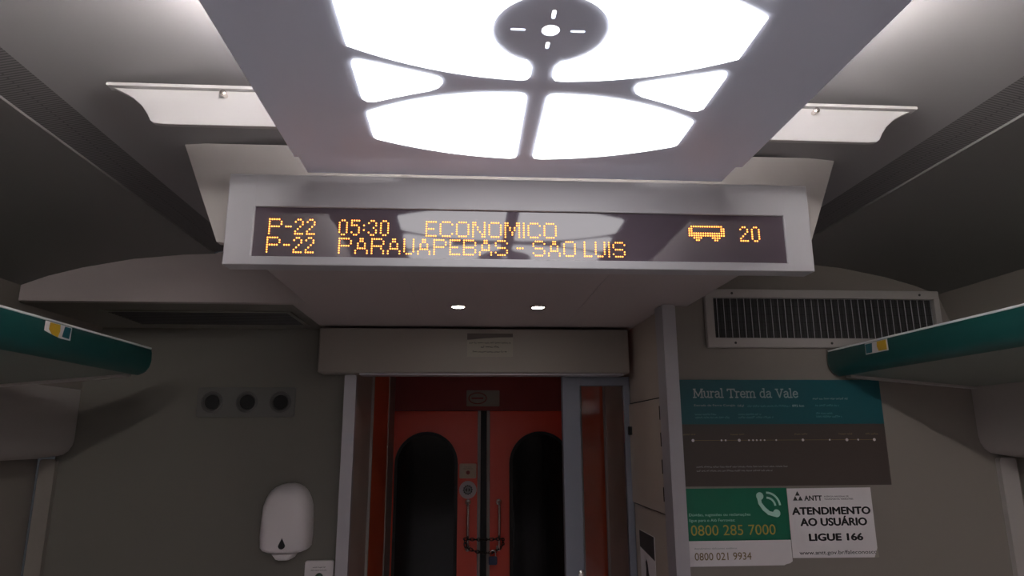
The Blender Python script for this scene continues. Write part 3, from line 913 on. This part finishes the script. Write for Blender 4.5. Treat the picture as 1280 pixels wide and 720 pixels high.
# ------------------------------------------------------------------ posters on the right end wall
YP = YB
mu = thing('mural_poster', (1.0, YP, 1.529), 'dark teal and brown route map poster headed Mural Trem da Vale', 'poster')
flat(mu, 'board', rect(0.6645, 1.334, 1.529, 1.8555), YP - 0.0004, M['brown'], 0.003)
Yf = YP - 0.0035
flat(mu, 'header', rect(0.6645, 1.334, 1.7165, 1.8555), Yf, M['teal'])
Yt = Yf - 0.0008
# slab serif heading drawn with pen strokes
SERIF = {
 'M': (9.5, [[(0, 0), (2.6, 0)], [(0.3, 7), (2, 7)], [(1.2, 0), (1.2, 7)], [(1.2, 7), (4.6, 1)], [(4.6, 1), (8, 7)], [(8, 7), (8, 0)], [(7.2, 7), (9, 7)], [(6.7, 0), (9.3, 0)]]),
 'u': (6.2, [[(0, 5), (1, 5), (1, 1.4), (1.5, .4), (2.5, 0), (3.6, .4), (4.4, 1.2)], [(3.5, 5), (4.5, 5), (4.5, 0), (5.6, 0)]]),
 'r': (4.4, [[(0, 5), (1, 5), (1, 0)], [(0, 0), (2.2, 0)], [(1, 3.6), (1.8, 4.7), (2.8, 5), (3.7, 4.7)]]),
 'a': (5.6, [[(.5, 4.3), (1.6, 5), (3, 5), (3.9, 4.2), (3.9, 0.6), (4.4, 0), (5, 0)], [(3.9, 3), (1.6, 2.8), (.5, 2), (.5, .8), (1.3, 0), (2.6, .1), (3.9, 1.1)]]),
 'l': (3.0, [[(0, 7.4), (1.1, 7.4), (1.1, 0)], [(0, 0), (2.3, 0)]]),
 'T': (7.4, [[(0, 5.6), (0, 7), (6.6, 7), (6.6, 5.6)], [(3.3, 7), (3.3, 0)], [(2.1, 0), (4.5, 0)]]),
 'e': (5.6, [[(.5, 2.7), (4.5, 2.7), (4.3, 4), (3.4, 4.9), (2.2, 5), (1, 4.4), (.5, 3), (.5, 1.8), (1.2, .5), (2.5, 0), (3.8, .3), (4.5, 1)]]),
 'm': (9.4, [[(0, 5), (1, 5), (1, 0)], [(0, 0), (2.1, 0)], [(1, 3.8), (2.2, 4.9), (3.4, 5), (4.3, 4.2), (4.3, 0)], [(3.4, 0), (5.3, 0)], [(4.3, 3.8), (5.5, 4.9), (6.7, 5), (7.6, 4.2), (7.6, 0)], [(6.8, 0), (8.7, 0)]]),
 'd': (6.2, [[(3.2, 7.4), (4.4, 7.4), (4.4, 0), (5.5, 0)], [(4.4, 4), (3.4, 4.9), (2.2, 5), (1, 4.2), (.5, 2.6), (.9, .8), (2, 0), (3.2, .2), (4.4, 1.2)]]),
 'V': (7.6, [[(0, 7), (2.2, 7)], [(1, 7), (3.6, 0)], [(3.6, 0), (6.2, 7)], [(5.2, 7), (7.3, 7)]]),
 ' ': (3.4, []),
}
def stroke_text(parent, s, x0, x1, z0, hgt, y, m, w):
    tot = sum(SERIF[c_][0] for c_ in s) - 0.8
    k = (x1 - x0) / tot
    kz = hgt / 7.0
    mb = MB(); t = bmesh.new()
    cx_ = x0
    for c_ in s:
        adv, lines = SERIF[c_]
        for ln in lines:
            for a, b in zip(ln, ln[1:]):
                A = Vector((cx_ + a[0] * k, z0 + a[1] * kz)); B = Vector((cx_ + b[0] * k, z0 + b[1] * kz))
                d_ = (B - A).normalized(); n_ = Vector((-d_.y, d_.x)) * w / 2
                A = A - d_ * w * .35; B = B + d_ * w * .35
                t.faces.new([t.verts.new((p.x, y, p.y)) for p in (A - n_, B - n_, B + n_, A + n_)])
        cx_ += adv * k
    mb.merge(t)
    return mb.build('heading', m, parent)
stroke_text(mu, 'Mural Trem da Vale', 0.7165, 1.058, 1.800, 0.0255, Yt, M['palegrey'], 0.0038)
tq = mat('faint_teal_lettering', (92, 138, 142), 0.5)
text(mu, 'Estrada de Ferro Carajás', 0.717, 0.850, 1.770, 1.7785, Yt, M['greyink'], 0.005)
blurred_line(mu, 0.858, 0.878, 1.770, 1.777, Yt, M['greyink'], 77)
blurred_line(mu, 0.890, 1.030, 1.770, 1.776, Yt, tq, 8)
text(mu, '892 km', 1.036, 1.075, 1.770, 1.777, Yt, M['palegrey'], 0.02)
blurred_line(mu, 0.718, 0.786, 1.7445, 1.750, Yt, tq, 9)
blurred_line(mu, 0.718, 0.831, 1.735, 1.741, Yt, tq, 10)
blurred_line(mu, 0.858, 0.932, 1.7445, 1.750, Yt, tq, 11)
blurred_line(mu, 0.858, 0.972, 1.735, 1.741, Yt, tq, 12)
blurred_line(mu, 1.106, 1.222, 1.793, 1.799, Yt, M['greyink'], 13)
blurred_line(mu, 1.112, 1.190, 1.772, 1.778, Yt, tq, 14)
blurred_line(mu, 1.112, 1.166, 1.7475, 1.753, Yt, tq, 15)
blurred_line(mu, 1.112, 1.196, 1.737, 1.743, Yt, tq, 16)
lnm = mat('route_line', (128, 110, 78), 0.5)
flat(mu, 'route_line', rect(0.706, 1.294, 1.6665, 1.668), Yt, lnm)
dots = [(150, 5), (302, 3.2), (324, 3.2), (397, 5), (449, 3), (471, 3.2), (491, 3), (512, 3), (533, 3), (596, 3), (741, 4.5), (887, 3), (981, 5), (1043, 3.2), (1132, 5)]
for px, r in dots:
    x = 0.706 + (px - 150) / (1132 - 150) * (1.294 - 0.706)
    flat(mu, 'station_dot', disc(x, 1.6672, r * 0.0009, 14), Yt - 0.0007, M['paper'])
for px in (130, 390, 735, 978, 1125):
    x = 0.706 + (px - 150) / (1132 - 150) * (1.294 - 0.706)
    blurred_line(mu, x - 0.022, x + 0.022, 1.683, 1.6885, Yt, lnm, px)
blurred_line(mu, 0.712, 1.005, 1.585, 1.590, Yt, M['greyink'], 17)
blurred_line(mu, 0.712, 0.955, 1.573, 1.578, Yt, M['greyink'], 18)

hs = thing('hotline_poster', (0.825, YP, 1.298), 'green and white phone hotline sticker below the mural', 'poster')
flat(hs, 'sheet', [(0.6645, 1.298), (0.965, 1.298), (0.972, 1.301), (0.984, 1.3035), (0.9925, 1.309), (0.9925, 1.371), (0.6645, 1.371)], YP - 0.0004, M['paper'], 0.0015)
flat(hs, 'green_field', rect(0.6645, 0.9925, 1.3705, 1.523), YP - 0.0004, M['vgreen'], 0.0018)
Yh = YP - 0.0024
text(hs, 'Dúvidas, sugestões ou reclamações', 0.680, 0.872, 1.4395, 1.450, Yh, M['mint'])
text(hs, 'ligue para o Alô Ferrovias:', 0.680, 0.822, 1.4235, 1.434, Yh, M['mint'])
text(hs, '0800 285 7000', 0.683, 0.947, 1.386, 1.416, Yh, M['gold'])
text(hs, 'Atendimento deficientes auditivos', 0.690, 0.822, 1.3465, 1.352, YP - 0.0022, M['greyink'])
text(hs, '0800 021 9934', 0.690, 0.865, 1.3155, 1.337, YP - 0.0022, M['goldink'], 0.003)
# telephone handset
ph = MB()
t = bmesh.new()
hc = [(0.903, 1.497), (0.905, 1.478), (0.916, 1.462), (0.931, 1.449), (0.950, 1.444)]
hw = [0.0065, 0.0055, 0.006, 0.006, 0.0065]
L_, R_ = [], []
for i, (p, w) in enumerate(zip(hc, hw)):
    a = Vector(hc[max(0, i - 1)]); b = Vector(hc[min(len(hc) - 1, i + 1)])
    n_ = Vector((-(b - a).y, (b - a).x)).normalized() * w
    L_.append(tuple(Vector(p) + n_)); R_.append(tuple(Vector(p) - n_))
ph.prism(L_ + R_[::-1], 'y', Yh - 0.0006, Yh)
ph.prism(disc(0.906, 1.499, 0.0115, 18), 'y', Yh - 0.0007, Yh)
ph.prism(disc(0.955, 1.448, 0.0115, 18), 'y', Yh - 0.0007, Yh)
for rr in (0.026, 0.041):
    arcp = [(0.927 + (rr + 0.003) * math.cos(a), 1.468 + (rr + 0.003) * math.sin(a)) for a in [math.radians(5 + k * 8.5) for k in range(11)]]
    arci = [(0.927 + (rr - 0.003) * math.cos(a), 1.468 + (rr - 0.003) * math.sin(a)) for a in [math.radians(5 + k * 8.5) for k in range(11)]]
    ph.prism(arcp + arci[::-1], 'y', Yh - 0.0006, Yh)
ph.build('phone_symbol', M['mint'], hs, label='pale telephone handset symbol with sound waves')

an = thing('user_service_sheet', (1.127, YP, 1.316), 'white notice sheet with bold black lettering ATENDIMENTO AO USUARIO', 'poster')
flat(an, 'sheet', [(0.9945, 1.318), (1.252, 1.316), (1.264, 1.322), (1.264, 1.5215), (0.9945, 1.5205)], YP - 0.0004, M['paper'], 0.0012)
flat(an, 'curled_corner', [(1.2515, 1.3155), (1.2665, 1.3165), (1.2645, 1.345)], YP - 0.0018, M['plate'])
Ya = YP - 0.0018
text(an, 'ATENDIMENTO', 1.004, 1.256, 1.442, 1.465, Ya, M['ink'], 0.046)
text(an, 'AO USUÁRIO', 1.027, 1.241, 1.409, 1.4385, Ya, M['ink'], 0.046)
text(an, 'LIGUE 166', 1.050, 1.223, 1.3655, 1.3875, Ya, M['ink'], 0.046)
text(an, 'www.antt.gov.br/faleconosco', 1.016, 1.262, 1.3235, 1.338, Ya, M['ink'], 0.004)
text(an, 'ANTT', 1.047, 1.104, 1.4835, 1.499, Ya, M['ink'], 0.03)
text(an, 'AGÊNCIA NACIONAL DE', 1.111, 1.190, 1.4935, 1.499, Ya, M['ink'])
text(an, 'TRANSPORTES TERRESTRES', 1.111, 1.204, 1.4855, 1.490, Ya, M['ink'])
lg = MB()
for cx_, cz_ in ((1.0185, 1.4845), (1.0345, 1.4845), (1.0265, 1.499)):
    lg.prism([(cx_ - 0.0075, cz_), (cx_ + 0.0075, cz_), (cx_, cz_ + 0.0135)], 'y', Ya - 0.0005, Ya)
lg.build('emblem', M['darkgrey'], an, label='dark triangular emblem')
